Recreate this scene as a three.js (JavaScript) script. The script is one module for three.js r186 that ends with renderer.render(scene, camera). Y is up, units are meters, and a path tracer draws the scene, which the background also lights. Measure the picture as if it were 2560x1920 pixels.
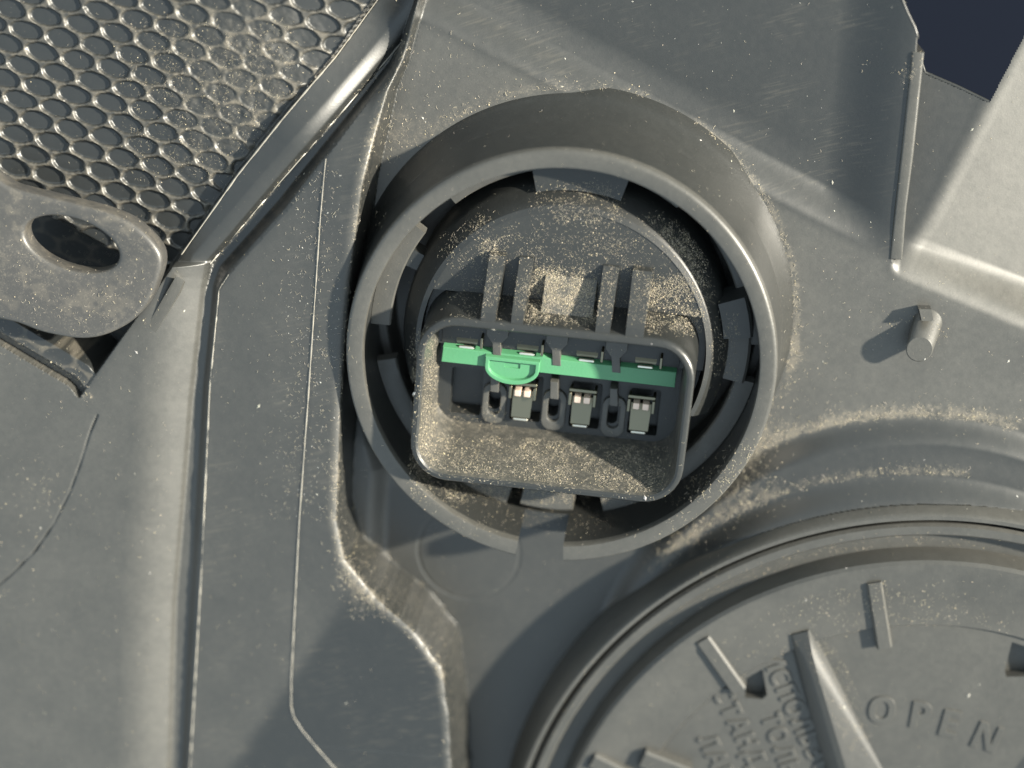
import * as THREE from 'three';
import { mergeGeometries, mergeVertices, toCreasedNormals } from 'three/addons/utils/BufferGeometryUtils.js';
import { ConvexGeometry } from 'three/addons/geometries/ConvexGeometry.js';
import { RoundedBoxGeometry } from 'three/addons/geometries/RoundedBoxGeometry.js';
import { TextGeometry } from 'three/addons/geometries/TextGeometry.js';
import { FontLoader } from 'three/addons/loaders/FontLoader.js';
import { MeshBVH } from 'three-mesh-bvh';

// ------------------------------------------------------------------ camera, sky, sun, exposure
// All shapes are worked out in millimetres as (u, v, h): right, away, up from the lamp's back; scene units are metres.
const M = 0.001;
const scene = new THREE.Scene();
const camera = new THREE.PerspectiveCamera(22.8, 4 / 3, 0.01, 20);
camera.position.set(18.5 * M, 225 * M, -77 * M);
camera.up.set(0, 0, -1);
camera.lookAt(0, 0, 0);
camera.updateMatrixWorld(); camera.updateProjectionMatrix();
camera.focus = 0.228; camera.userData.fStop = 8;
const renderer = new THREE.WebGLRenderer();
renderer.toneMapping = THREE.LinearToneMapping;
renderer.toneMappingExposure = 2.75;
renderer.shadowMap.enabled = true;
const SUN = new THREE.Vector3(1.85, 1.0, -0.46).normalize();
{
  const w = 128, h = 64, d = new Float32Array(w * h * 4);
  for (let j = 0; j < h; j++) for (let i = 0; i < w; i++) {
    const e = ((j + 0.5) / h - 0.5) * Math.PI, a = ((i + 0.5) / w - 0.5) * 2 * Math.PI;
    const dir = new THREE.Vector3(Math.cos(e) * Math.cos(a), Math.sin(e), Math.cos(e) * Math.sin(a));
    const k = Math.pow(Math.max(0, dir.dot(SUN)), 6), up = Math.max(0, dir.y);
    const t = Math.pow(1 - up, 3);
    let c = dir.y > 0 ? [0.22 + 0.3 * t + 0.4 * k, 0.275 + 0.29 * t + 0.37 * k, 0.32 + 0.23 * t + 0.28 * k] : [0.09, 0.085, 0.07];
    for (let q = 0; q < 3; q++) d[(j * w + i) * 4 + q] = c[q];
    d[(j * w + i) * 4 + 3] = 1;
  }
  const sky = new THREE.DataTexture(d, w, h, THREE.RGBAFormat, THREE.FloatType);
  sky.mapping = THREE.EquirectangularReflectionMapping; sky.magFilter = THREE.LinearFilter; sky.minFilter = THREE.LinearFilter; sky.needsUpdate = true;
  scene.background = sky; scene.environment = sky;
}
const sun = new THREE.DirectionalLight(new THREE.Color().setRGB(1, 0.93, 0.79), 4.9);
sun.position.copy(SUN); sun.castShadow = true; sun.shadow.radius = 4;
{ const s = sun.shadow.camera; s.left = s.bottom = -0.12; s.right = s.top = 0.12; s.near = 0.1; s.far = 3; sun.shadow.mapSize.set(4096, 4096); }
scene.add(sun, sun.target);

// ------------------------------------------------------------------ helpers
let seed = 12345;
const rnd = () => { seed = (seed * 1664525 + 1013904223) >>> 0; return seed / 4294967296; };
const rr = (a, b) => a + (b - a) * rnd();
const sst = (a, b, x) => { const t = Math.min(1, Math.max(0, (x - a) / (b - a))); return t * t * (3 - 2 * t); };
const clamp = (x, a = 0, b = 1) => Math.min(b, Math.max(a, x));
const hash = (x, y) => { let n = Math.imul(x, 374761393) + Math.imul(y, 668265263) | 0; n = Math.imul(n ^ (n >>> 13), 1274126177); return ((n ^ (n >>> 16)) >>> 0) / 4294967296; };
function vn(x, y, per = 1 << 20) {                                   // value noise, period in cells
  const i = Math.floor(x), j = Math.floor(y), f = x - i, g = y - j, m = (a) => ((a % per) + per) % per;
  const a = hash(m(i), m(j)), b = hash(m(i + 1), m(j)), c = hash(m(i), m(j + 1)), d = hash(m(i + 1), m(j + 1));
  const s = f * f * (3 - 2 * f), t = g * g * (3 - 2 * g);
  return a + (b - a) * s + (c - a) * t + (a - b - c + d) * s * t;
}
const fbm = (x, y, o = 4) => { let s = 0, a = 0.5, n = 0; for (let k = 0; k < o; k++) { s += a * vn(x, y); n += a; a *= 0.55; x = x * 2.03 + 17.3; y = y * 2.03 + 5.1; } return s / n; };
const _v = new THREE.Vector3();
function P(x, y, h = 0) {                                            // a point of the photograph at height h -> (u, v)
  _v.set(x / 1280 - 1, 1 - y / 960, 0.5).unproject(camera).sub(camera.position);
  const t = (h * M - camera.position.y) / _v.y;
  return [(camera.position.x + _v.x * t) / M, -(camera.position.z + _v.z * t) / M];
}
const PS = (list, h = 0) => list.map(([x, y, z]) => P(x, y, z ?? h));
function pd(line, u, v) {                                            // signed distance to a polyline: + on its left
  let best = 1e9, sg = 1;
  for (let i = 0; i + 1 < line.length; i++) {
    const [ax, ay] = line[i], [bx, by] = line[i + 1], dx = bx - ax, dy = by - ay, L = dx * dx + dy * dy;
    let t = ((u - ax) * dx + (v - ay) * dy) / L;
    const t0 = i === 0 ? -9 : 0, t1 = i + 2 === line.length ? 9 : 1;
    t = t < t0 ? t0 : t > t1 ? t1 : t;
    const ex = u - ax - dx * t, ey = v - ay - dy * t, q = ex * ex + ey * ey;
    if (q < best - 1e-9) { best = q; sg = dx * ey - dy * ex; }
  }
  return Math.sign(sg) * Math.sqrt(best);
}
function pda(line, u, v) {                                           // plain distance to a polyline, its ends closed
  let best = 1e9;
  for (let i = 0; i + 1 < line.length; i++) {
    const [ax, ay] = line[i], [bx, by] = line[i + 1], dx = bx - ax, dy = by - ay;
    const t = clamp(((u - ax) * dx + (v - ay) * dy) / (dx * dx + dy * dy));
    const ex = u - ax - dx * t, ey = v - ay - dy * t; best = Math.min(best, ex * ex + ey * ey);
  }
  return Math.sqrt(best);
}
const inPoly = (poly, u, v) => { let c = false; for (let i = 0, j = poly.length - 1; i < poly.length; j = i++) { const [x1, y1] = poly[i], [x2, y2] = poly[j]; if ((y1 > v) !== (y2 > v) && u < (x2 - x1) * (v - y1) / (y2 - y1) + x1) c = !c; } return c; };
const used = {};
function named(n) { used[n] = (used[n] ?? -1) + 1; return used[n] ? `${n}_${String(used[n]).padStart(3, '0')}` : n; }
function thing(name, label, category, group) { const o = new THREE.Group(); o.name = named(name); o.userData = { label, category }; if (group) o.userData.group = group; scene.add(o); return o; }
const toWorld = (g) => { g.scale(M, M, M); return g; };
function part(parent, name, geo, mat, label) {                       // geo in mm with axes x = u, y = h, z = -v
  const m = new THREE.Mesh(toWorld(geo), mat); m.name = name; m.castShadow = m.receiveShadow = true;
  if (label) m.userData.label = label;
  parent.add(m); return m;
}
function triUV(g, s = 24) {                                          // box-projected uv in tiles of s mm
  if (g.index) g = g.toNonIndexed();
  if (!g.attributes.normal) g.computeVertexNormals();
  const p = g.attributes.position, n = g.attributes.normal, uv = new Float32Array(p.count * 2);
  for (let i = 0; i < p.count; i += 3) {
    let nx = 0, ny = 0, nz = 0; for (let k = 0; k < 3; k++) { nx += Math.abs(n.getX(i + k)); ny += Math.abs(n.getY(i + k)); nz += Math.abs(n.getZ(i + k)); }
    for (let k = i; k < i + 3; k++) {
      const x = p.getX(k), y = p.getY(k), z = p.getZ(k);
      const [a, b] = ny >= nx && ny >= nz ? [x, z] : nx >= nz ? [z, y] : [x, y];
      uv[2 * k] = a / s; uv[2 * k + 1] = b / s;
    }
  }
  g.setAttribute('uv', new THREE.BufferAttribute(uv, 2)); return g;
}
const crease = (g, a = 0.6) => triUV(toCreasedNormals(g.index ? g.toNonIndexed() : g, a));
function ringsGeo(rings, closedRings = false, closedLoop = true) {   // loft: rings of equal point counts [u, v, h]
  const n = rings[0].length, pos = [], idx = [];
  for (const r of rings) for (const [u, v, h] of r) pos.push(u, h, -v);
  const R = closedRings ? rings.length : rings.length - 1, N = closedLoop ? n : n - 1;
  for (let i = 0; i < R; i++) for (let j = 0; j < N; j++) {
    const a = i * n + j, b = i * n + (j + 1) % n, c = ((i + 1) % rings.length) * n + j, d = ((i + 1) % rings.length) * n + (j + 1) % n;
    idx.push(a, b, c, b, d, c);
  }
  const g = new THREE.BufferGeometry(); g.setAttribute('position', new THREE.Float32BufferAttribute(pos, 3)); g.setIndex(idx); return g;
}
function revolve(prof, cu, cv, a0 = 0, a1 = 360, seg = 160) {        // closed profile of [r, h], listed counter-clockwise in (r, h)
  const full = a1 - a0 >= 359.99, rings = [];
  for (let i = 0; i < seg + (full ? 0 : 1); i++) { const a = (a0 + (a1 - a0) * i / seg) * Math.PI / 180; rings.push(prof.map(([r, h]) => [cu + r * Math.cos(a), cv + r * Math.sin(a), h])); }
  const g = ringsGeo(rings, full, true);
  if (!full) {
    const idx = Array.from(g.index.array), f = THREE.ShapeUtils.triangulateShape(prof.map(([r, h]) => new THREE.Vector2(r, h)), []), n = prof.length, e = (rings.length - 1) * n;
    for (const [a, b, c] of f) { idx.push(a, b, c); idx.push(e + a, e + c, e + b); }
    g.setIndex(idx);
  }
  return g;
}
function roundRect(cx, cy, w, h, r, n = 8) {                          // ccw points
  const o = []; for (const [sx, sy, a0] of [[1, -1, -90], [1, 1, 0], [-1, 1, 90], [-1, -1, 180]])
    for (let i = 0; i <= n; i++) { const a = (a0 + 90 * i / n) * Math.PI / 180; o.push([cx + sx * (w / 2 - r) + r * Math.cos(a), cy + sy * (h / 2 - r) + r * Math.sin(a)]); }
  return o;
}
const shapeOf = (pts) => new THREE.Shape(pts.map(([a, b]) => new THREE.Vector2(a, b)));
function slab(pts, h0, h1, holes = [], bevel = 0, curveSegments = 10) {  // an extruded outline, from h0 up to h1
  const s = shapeOf(pts); for (const q of holes) s.holes.push(new THREE.Path(q.map(([a, b]) => new THREE.Vector2(a, b))));
  const g = new THREE.ExtrudeGeometry(s, { depth: h1 - h0 - 2 * bevel, bevelEnabled: bevel > 0, bevelSize: bevel, bevelThickness: bevel, bevelOffset: -bevel, bevelSegments: 3, curveSegments });
  g.translate(0, 0, h0 + bevel); g.rotateX(-Math.PI / 2); return g;
}
const hull = (pts) => new ConvexGeometry(pts.map(([u, v, h]) => new THREE.Vector3(u, h, -v)));
function tubeGeo(pts, r, jitter = 0, rad = 5) {
  const c = new THREE.CatmullRomCurve3(pts.map(([u, v, h]) => new THREE.Vector3(u, h, -v)));
  const L = c.getLength(), n = Math.max(4, Math.round(L / 0.6));
  const g = new THREE.TubeGeometry(c, n, r, rad, false);
  if (jitter) { const p = g.attributes.position, q = c.getSpacedPoints(n); for (let i = 0; i <= n; i++) { const k = 1 + jitter * (vn(i * 0.8, 3.7) - 0.5) * 2; const o = c.getPointAt(i / n); for (let j = 0; j <= rad; j++) { const m = i * (rad + 1) + j; p.setXYZ(m, o.x + (p.getX(m) - o.x) * k, o.y + (p.getY(m) - o.y) * k, o.z + (p.getZ(m) - o.z) * k); } } g.computeVertexNormals(); }
  return g;
}

const dense = (l, step = 1) => { const o = []; for (let i = 0; i + 1 < l.length; i++) { const n = Math.max(1, Math.round(Math.hypot(l[i + 1][0] - l[i][0], l[i + 1][1] - l[i][1]) / step)); for (let k = 0; k < n; k++) o.push([l[i][0] + (l[i + 1][0] - l[i][0]) * k / n, l[i][1] + (l[i + 1][1] - l[i][1]) * k / n]); } o.push(l[l.length - 1]); return o; };

// ------------------------------------------------------------------ the lines of the moulding
const lean = (v) => -0.06 * (clamp(v, -75, 15) - 5) - 5.5;           // the left side of the lamp leans
// collar and socket stand askew to the panel: heights there are given before this slant
const SK = 0.588, SU = -0.07, SV = -0.33;
const slant = (su = SU, sv = SV) => new THREE.Matrix4().set(1, su * SK, 0, 0, 0, SK, 0, 0, 0, -sv * SK, 1, 0, 0, 0, 0, 1);
const rcAt = (h) => [RC[0] + SU * h, RC[1] + SV * h];               // collar axis at real height h
const PW = (list, h) => list.map(([x, y, z]) => { let p = P(x, y, z ?? h); for (let k = 0; k < 4; k++) p = P(x, y, (z ?? h) + lean(p[1])); return p; });
const RC = [7.2, 9.4];                                              // ring collar: centre, rim and base radii, rim height
const R_RIM = 25.7, R_BASE = 27.4, H_RIM = 17;
const CC = [53.65, -67.4], cr = (l) => l.map(([r, h]) => [r * 1.021, h - 5]);                                            // centre of the big round cap
const ext = (l, k0 = 30, k1 = 30) => { const o = l.slice(), n = l.length; const e = (a, b, k) => { const d = Math.hypot(a[0] - b[0], a[1] - b[1]); return [a[0] + (a[0] - b[0]) / d * k, a[1] + (a[1] - b[1]) / d * k]; }; if (k0) o.unshift(e(l[0], l[1], k0)); if (k1) o.push(e(l[n - 1], l[n - 2], k1)); return o; };
// crest of the wall left of the ring, going down the picture: its left side (east) is the low ground
const K = ext(PW([[1030, 60, 7], [1003, 150, 8.7], [965, 230, 10.3], [905, 470, 13.6], [874, 700, 14], [852, 1000, 14], [840, 1300, 14], [862, 1400, 13.8], [940, 1488, 13.3], [1040, 1570, 13], [1108, 1650, 12.6], [1130, 1780, 12.3], [1138, 1930, 12]], 14));
const FOLD = PW([[940, 1380, 13.6], [640, 1830, 13]], 13);
const APEX = P(1015, 40, 1.5);
const LP1 = ext(PW([[985, 142, 8.3], [972, 176, 9], [914, 260, 10.7], [716, 528, 12.4], [572, 686], [548, 724], [525, 960], [505, 1400], [475, 1920]], 12.4));
const LE = ext(PW([[1000, 110, 7.7], [850, 285, 10.2], [700, 455, 11.4], [525, 660], [515, 720], [483, 1000], [463, 1250], [442, 1500], [430, 1920]], 11.6));
const LP2 = PW([[812, 400], [800, 560], [772, 1000], [750, 1300], [728, 1700], [728, 1765], [735, 1792], [758, 1825], [800, 1872], [850, 1925]], 13.2);
const R1 = ext(PW([[940, 0, 8], [830, 150, 10.7], [700, 305, 12], [590, 442, 12.6], [450, 640, 12.8]], 12.6), 30, 0);
const L1 = [P(1050, 20), P(2210, 612)];
const L2 = [P(2245, 668), P(2560, 800)];
const L3 = PS([[2232, 640], [2262, 400], [2300, 60]], 0);
const CREASE = PS([[2255, 668, 0], [2330, 560, -1.2], [2480, 262, -4.5], [2570, 80, -6.5]], 0);
const VX = P(455, 655, 7);
const P0 = P(2255, 668, 0);
const SIL = [...PS([[2235, -400], [2248, -10], [2262, 25], [2280, 62], [2292, 105], [2318, 190, -5.5], [2400, 225, -5], [2478, 262, -4.6], [2560, 95, -7], [2700, -200, -9]], -3)];
const POCK = PS([[925, 1080], [946, 1180], [938, 1300], [936, 1400], [930, 1470], [900, 1540], [860, 1700]], 2);
const LEDGE = PW([[-60, 800], [0, 832], [190, 945], [232, 1000]], 14.4);
const BLADE_L = PW([[440, 660], [372, 800], [232, 1020]], 14);
const C1 = [51.4, -45.2, 42.3], C2 = [51.2, -54.45, 44.8];
const CRACK = PW([[250, 1030], [232, 1072], [208, 1150], [180, 1225], [142, 1300], [95, 1368], [35, 1428], [-40, 1490]], 13.5);
const HA = [90, 20.5], HB = [41, 54.5], H0 = [106, 45];              // honeycomb steps, in photograph pixels, turned into mm below
const hc0 = P(H0[0], H0[1], 5.5), hca = P(H0[0] + HA[0], H0[1] + HA[1], 5.5).map((q, i) => q - hc0[i]), hcb = P(H0[0] + HB[0], H0[1] + HB[1], 5.5).map((q, i) => q - hc0[i]);
const hdet = hca[0] * hcb[1] - hca[1] * hcb[0];
function cellDist(u, v) {                                            // distance to the nearest cell centre, in cell steps
  u += 0.25 * (vn(u * 0.5, v * 0.5) - 0.5); v += 0.25 * (vn(u * 0.5 + 40, v * 0.5) - 0.5);
  const x = u - hc0[0], y = v - hc0[1], a = (x * hcb[1] - y * hcb[0]) / hdet, b = (hca[0] * y - hca[1] * x) / hdet;
  const ia = Math.floor(a), ib = Math.floor(b); let best = 9;
  for (let i = 0; i < 2; i++) for (let j = 0; j < 2; j++) { const da = a - ia - i, db = b - ib - j; best = Math.min(best, da * da + db * db + da * db); }
  return Math.sqrt(best);
}
const clogC = P(590, 210, 5.5);
const clog = (u, v) => clamp(1.35 - Math.hypot((u - clogC[0]) / 8.5, (v - clogC[1]) / 11) + 0.5 * (fbm(u * 0.35, v * 0.35) - 0.5) * 2) ;
const hexField = (u, v) => {                                         // 1 on the walls of the grid, 0 in its cells
  const d = cellDist(u, v) + 0.07 * (fbm(u * 2.2, v * 2.2, 2) - 0.5);
  return sst(0.4, 0.49, d);
};
const ZONES = ['rear_panel', 'upper_panel', 'corner_panel', 'ridge_panel', 'side_panel', 'side_rail', 'honeycomb_panel', 'recess', 'side_wall'];
const zone = { id: 0, dK: 0, dP: 0, dE: 0, dR: 0, s1: 0, s2: 0, s3: 0 };
function H(u, v) {                                                   // height of the back of the lamp, in mm
  const z = zone; let h = 0;
  const dK = z.dK = -pd(K, u, v) + 0.35 * (fbm(u * 0.55 + 7, v * 0.55, 3) - 0.5) * sst(-20, -26, v);                                    // + on the left-hand (west) side
  const wob = 0.05 * (fbm(u * 0.12 + 9, v * 0.12) - 0.5) + 0.003 * (vn(u * 2.1, v * 2.1) - 0.5);
  if (dK < 0.0) {
    // low ground with the upper panels sunk into it
    z.id = 0;
    const s1 = z.s1 = pd(L1, u, v), s2 = z.s2 = pd(L2, u, v), s3 = z.s3 = pd(L3, u, v);   // s3 + left of the rib
    const edge = (s) => -2.5 * sst(-1.3, 3, s);
    if (s1 > -1.4 && s3 > 0) { h += edge(s1) * sst(-0.5, 9, s3) - 0.03 * Math.max(0, s3 - 2) * sst(1, 6, s1); z.id = 1; }
    else if (s2 > -1.4 && s3 <= 0) {
      h += edge(s2) * sst(-0.3, 1.2, -s3);
      const c = pd(CREASE, u, v), du = u - P0[0], dv = v - P0[1], a1 = 0.07 * du - 0.26 * dv, a2 = -0.2 * du - 0.115 * dv, k = sst(-1.6, 1.6, c);
      h += sst(0, 4, s2) * (a1 * k + a2 * (1 - k)) * 0.9;
      z.id = 2;
    }
    const dr = Math.hypot(u - RC[0], v - RC[1]);
    if (dr < 23) h -= 3 * sst(23, 22, dr);
    // plinth round the cap
    const c1 = C1[2] - Math.hypot(u - C1[0], v - C1[1]), c2 = C2[2] - Math.hypot(u - C2[0], v - C2[1]), c3 = 54.7 - Math.hypot(u - CC[0], v - CC[1]);
    h += 2 * sst(-0.2, 3, c1) + 0.4 * sst(3, 7, c1) + 2.3 * sst(-0.1, 3.2, c2);
    if (c3 > 0) h = Math.min(h, 3.4);
    // pocket under the ring
    const p = pd(POCK, u, v);
    const west = -dK;                                                // distance east of the crest
    const shelf = 2 * (1 - sst(-1.3, 1.6, p)) * (v < RC[1] - 18 ? 1 : sst(RC[1] - 12, RC[1] - 18, v));
    if (u < 12) h += shelf;
    if (west < 0.9 && west >= 0) { const id0 = z.id, t = sst(0.8, 0, west); h += (westH(u, v, 0) - h) * t; z.id = west < 0.86 ? 8 : id0; }
    if (z.id === 0 && p > 0 && v < -14 && u < 20 && c2 < 0) z.id = 7;
    const ej = P(1172, 1380, 0), de = Math.hypot(u - ej[0], v - ej[1]); h -= 0.1 * Math.exp(-(((de - 6.6) / 0.16) ** 2));
    if (dK > 0) { h = westH(u, v, dK) - 0.0; return h + wob; }
    return h + wob;
  }
  return westH(u, v, dK) + wob;
}
function westH(u, v, dK) {
  const z = zone;
  const dP = z.dP = -pd(LP1, u, v), dE = z.dE = -pd(LE, u, v), dR = z.dR = -pd(R1, u, v);
  const near = Math.hypot(u - APEX[0], v - APEX[1]), apex = 1 - sst(2, 9, near), drop = 7 * (1 - sst(0, 20, near)) - 1.0 * Math.exp(-((near / 2.2) ** 2));
  if (dP < 0) {
    z.id = 3;
    const w = Math.max(0.5, dK - dP), t = clamp(dK / w);
    let h = 14.2 - 1.7 * t;
    const d2 = pd(LP2, u, v);                                        // east of the second parting line
    if (v > -46) h += 0.12 * sst(-0.6, 0.6, d2);
    const f = -pd(FOLD, u, v) * -1;                                  // + below the fold
    if (f > 0) h += 0.05 * (Math.sqrt(f * f + 1.5) - 1.22);
    if (dK < 1.2) h -= 0.5 * (1 - dK / 1.2) ** 2;                   // rounded shoulder of the crest
    return h - drop + lean(v);
  }
  if (dE < 0) { z.id = dR > -20 && v > 14 ? 5 : 4; const s = dP / Math.max(0.05, dP - dE); const gd = 0.95 + 1.15 * sst(12, 18, v); return 12.4 - gd * sst(0, 0.6, s) * (1 - 0.7 * apex) - drop + lean(v); }
  const vx = VX, above = v > vx[1] - 0.3;                            // level with the rail
  const W = above ? 2.3 : 6.6, rise = above ? 0.95 : 2.9, q = clamp(dE / W);
  let h = (above ? 11 : 11.45) + (above ? 0.5 : 0.3) * sst(0, 0.6, dE) + rise * (1 - (1 - q) ** 2); z.id = above ? 5 : 4;
  if (above && dR < 0.5) { h -= 0.22 * Math.max(0, dE - 2.2); }
  const bl = pd(BLADE_L, u, v), le = pd(LEDGE, u, v), cr = pda(CRACK, u, v);
  h -= 0.32 * (0.4 + 0.9 * vn(u * 0.9, v * 0.9 + 3)) * Math.exp(-((cr / 0.09) ** 2));
  if (dR > -0.05 && (v > vx[1] - 0.3 || (bl < 0.2 && le > -1.2))) {
    // west of the rail: the grid, and the hollow under the mounting ear
    const t = sst(-0.05, 0.45, dR);
    const hollow = sst(13.6, 11.5, v + 0.55 * (u + 48) - 3.6), cl = clog(u, v), f = hexField(u, v), rim = sst(0.2, 1.2, dR);
    let g = 10.2 + (1 - hollow) * rim * ((0.45 - 0.18 * clamp(cl)) * f * (1 - 0.45 * sst(0.3, 0.9, cl)) + clamp(cl) * (0.4 * fbm(u * 0.9, v * 0.9, 4) + 0.1)) - hollow * 6;
    h += (g - h) * t; z.id = t > 0.5 ? 6 : 5;
    if (le < 2.9 && v < vx[1]) { const m = sst(-0.3, 0.1, le) * (1 - sst(2.3, 2.9, le)); h = h * (1 - m) + 14.4 * m; if (le < 0.1) z.id = 4; }
    if (le < -0.3) h = 13.2;
  }
  return h - drop * (z.id === 6 ? 0.3 : 1) + lean(v);
}
// ------------------------------------------------------------------ where dust and lint lie (density over the back of the lamp)
const dustLines = [];                                                // [polyline, reach to its left, reach to its right, amount]
const arcPts = (c, r, a0, a1, n = 24) => Array.from({ length: n + 1 }, (_, i) => { const a = (a0 + (a1 - a0) * i / n) * Math.PI / 180; return [c[0] + r * Math.cos(a), c[1] + r * Math.sin(a)]; });
dustLines.push([arcPts(RC, R_BASE + 0.05, -12, 58), 0.25, 0.9, 1.0]);
dustLines.push([arcPts(RC, R_BASE + 0.3, 72, 128), 0.3, 1.5, 0.55]);
dustLines.push([arcPts(RC, R_BASE + 0.3, -50, -10), 0.3, 2.4, 0.5]);
dustLines.push([PW([[1025, 95, 7.5], [1003, 160, 9], [965, 240, 10.5], [908, 470], [878, 700], [858, 1000], [845, 1290]], 13), 0.5, 0.7, 0.7]);
dustLines.push([PW([[1002, 112, 7.7], [850, 287, 10.3], [700, 457, 11.4], [528, 662]], 11.5), 0.25, 0.3, 0.8]);
dustLines.push([arcPts(C1, C1[2] + 0.2, 76, 134), 0.35, 1.7, 1.2]);
dustLines.push([arcPts(C2, C2[2] + 0.2, 84, 138), 0.3, 1.3, 0.85]);
dustLines.push([PW([[850, 1330, 13.5], [880, 1435, 13.2], [960, 1510, 13], [1060, 1590, 13], [1115, 1680, 12.6]], 13), 1.3, 0.7, 0.75]);
dustLines.push([PS([[845, 1130], [850, 1330]], 5), 1.2, 1.0, 0.4]);
dustLines.push([PS([[1108, 1620], [1126, 1700], [1132, 1900]], 8), 0.6, 0.8, 0.35]);
dustLines.push([PW([[0, 842], [190, 955], [225, 995]], 14.4), 0.9, 0.9, 0.9]);
const blobs = [[...P(990, 330), 4, 0.55], [...P(960, 560), 2.2, 0.6], [...P(1130, 170), 7, 0.28], [...P(2215, 800), 2.6, 0.5], [...P(2345, 840), 1.6, 0.5], [...P(1840, 1180), 5, 0.75], [...P(1700, 1330), 4.5, 0.6], [...P(2000, 900), 5, 0.18],
  [...P(590, 200, 5.5), 9, 0.2], [...P(100, 1250, 8), 6, 0.22], [...P(130, 1180, 8), 4, 0.2], [...PW([[885, 1430, 13]])[0], 2.4, 0.95], [...PW([[920, 1490, 12]])[0], 2.6, 0.6], [...P(2280, 190), 1.6, 0.9], [...P(400, 30, 5.5), 5, 0.15]];
const GN = [300, 232], G0 = [-78, -64], GS = 0.5;                    // density raster: 0.5 mm
const dens = new Float32Array(GN[0] * GN[1]), film = new Float32Array(GN[0] * GN[1]), zid = new Uint8Array(GN[0] * GN[1]);
for (let j = 0; j < GN[1]; j++) for (let i = 0; i < GN[0]; i++) {
  const u = G0[0] + i * GS, v = G0[1] + j * GS; let d = 0;
  for (const [l, a, b, k] of dustLines) { const q = pd(l, u, v), p = pda(l, u, v); const w = q > 0 ? a : b; if (p < w * 3.2) d += k * Math.exp(-((p / w) ** 2)); }
  for (const [x, y, r, k] of blobs) { const q = Math.hypot(u - x, v - y) / r; if (q < 2.4) d += k * Math.exp(-q * q); }
  H(u, v); const id = zone.id; zid[j * GN[0] + i] = id;
  dens[j * GN[0] + i] = clamp(d, 0, 1.2);
  let f = [0.22, 0.05, 0.2, 0.14, 0.17, 0.045, 0.02, 0.1, 0.1][id];
  if (id === 3 && zone.dK < 6 && v > -34) f = 0.12;
  if (id === 3 && pd(FOLD, u, v) > 0) f = 0.035;
  if (id === 0 && Math.hypot(u - C1[0], v - C1[1]) < C1[2]) f = 0.06;
  if (id === 2) f = pd(CREASE, u, v) < 0 ? 0.3 : 0.07;  // right facet paler: its dust and its sunlit sheen both go into the film
  film[j * GN[0] + i] = f;
}
for (let q = 0; q < 2; q++) { const c = film.slice(); for (let j = 1; j < GN[1] - 1; j++) for (let i = 1; i < GN[0] - 1; i++) { const k = j * GN[0] + i; let t = 0; for (let a = -1; a < 2; a++) for (let b = -1; b < 2; b++) t += c[k + a * GN[0] + b]; film[k] = t / 9; } }
function bil(A, u, v) {
  const x = clamp((u - G0[0]) / GS, 0, GN[0] - 1.001), y = clamp((v - G0[1]) / GS, 0, GN[1] - 1.001), i = Math.floor(x), j = Math.floor(y), f = x - i, g = y - j, k = j * GN[0] + i;
  return (A[k] * (1 - f) + A[k + 1] * f) * (1 - g) + (A[k + GN[0]] * (1 - f) + A[k + GN[0] + 1] * f) * g;
}
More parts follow.
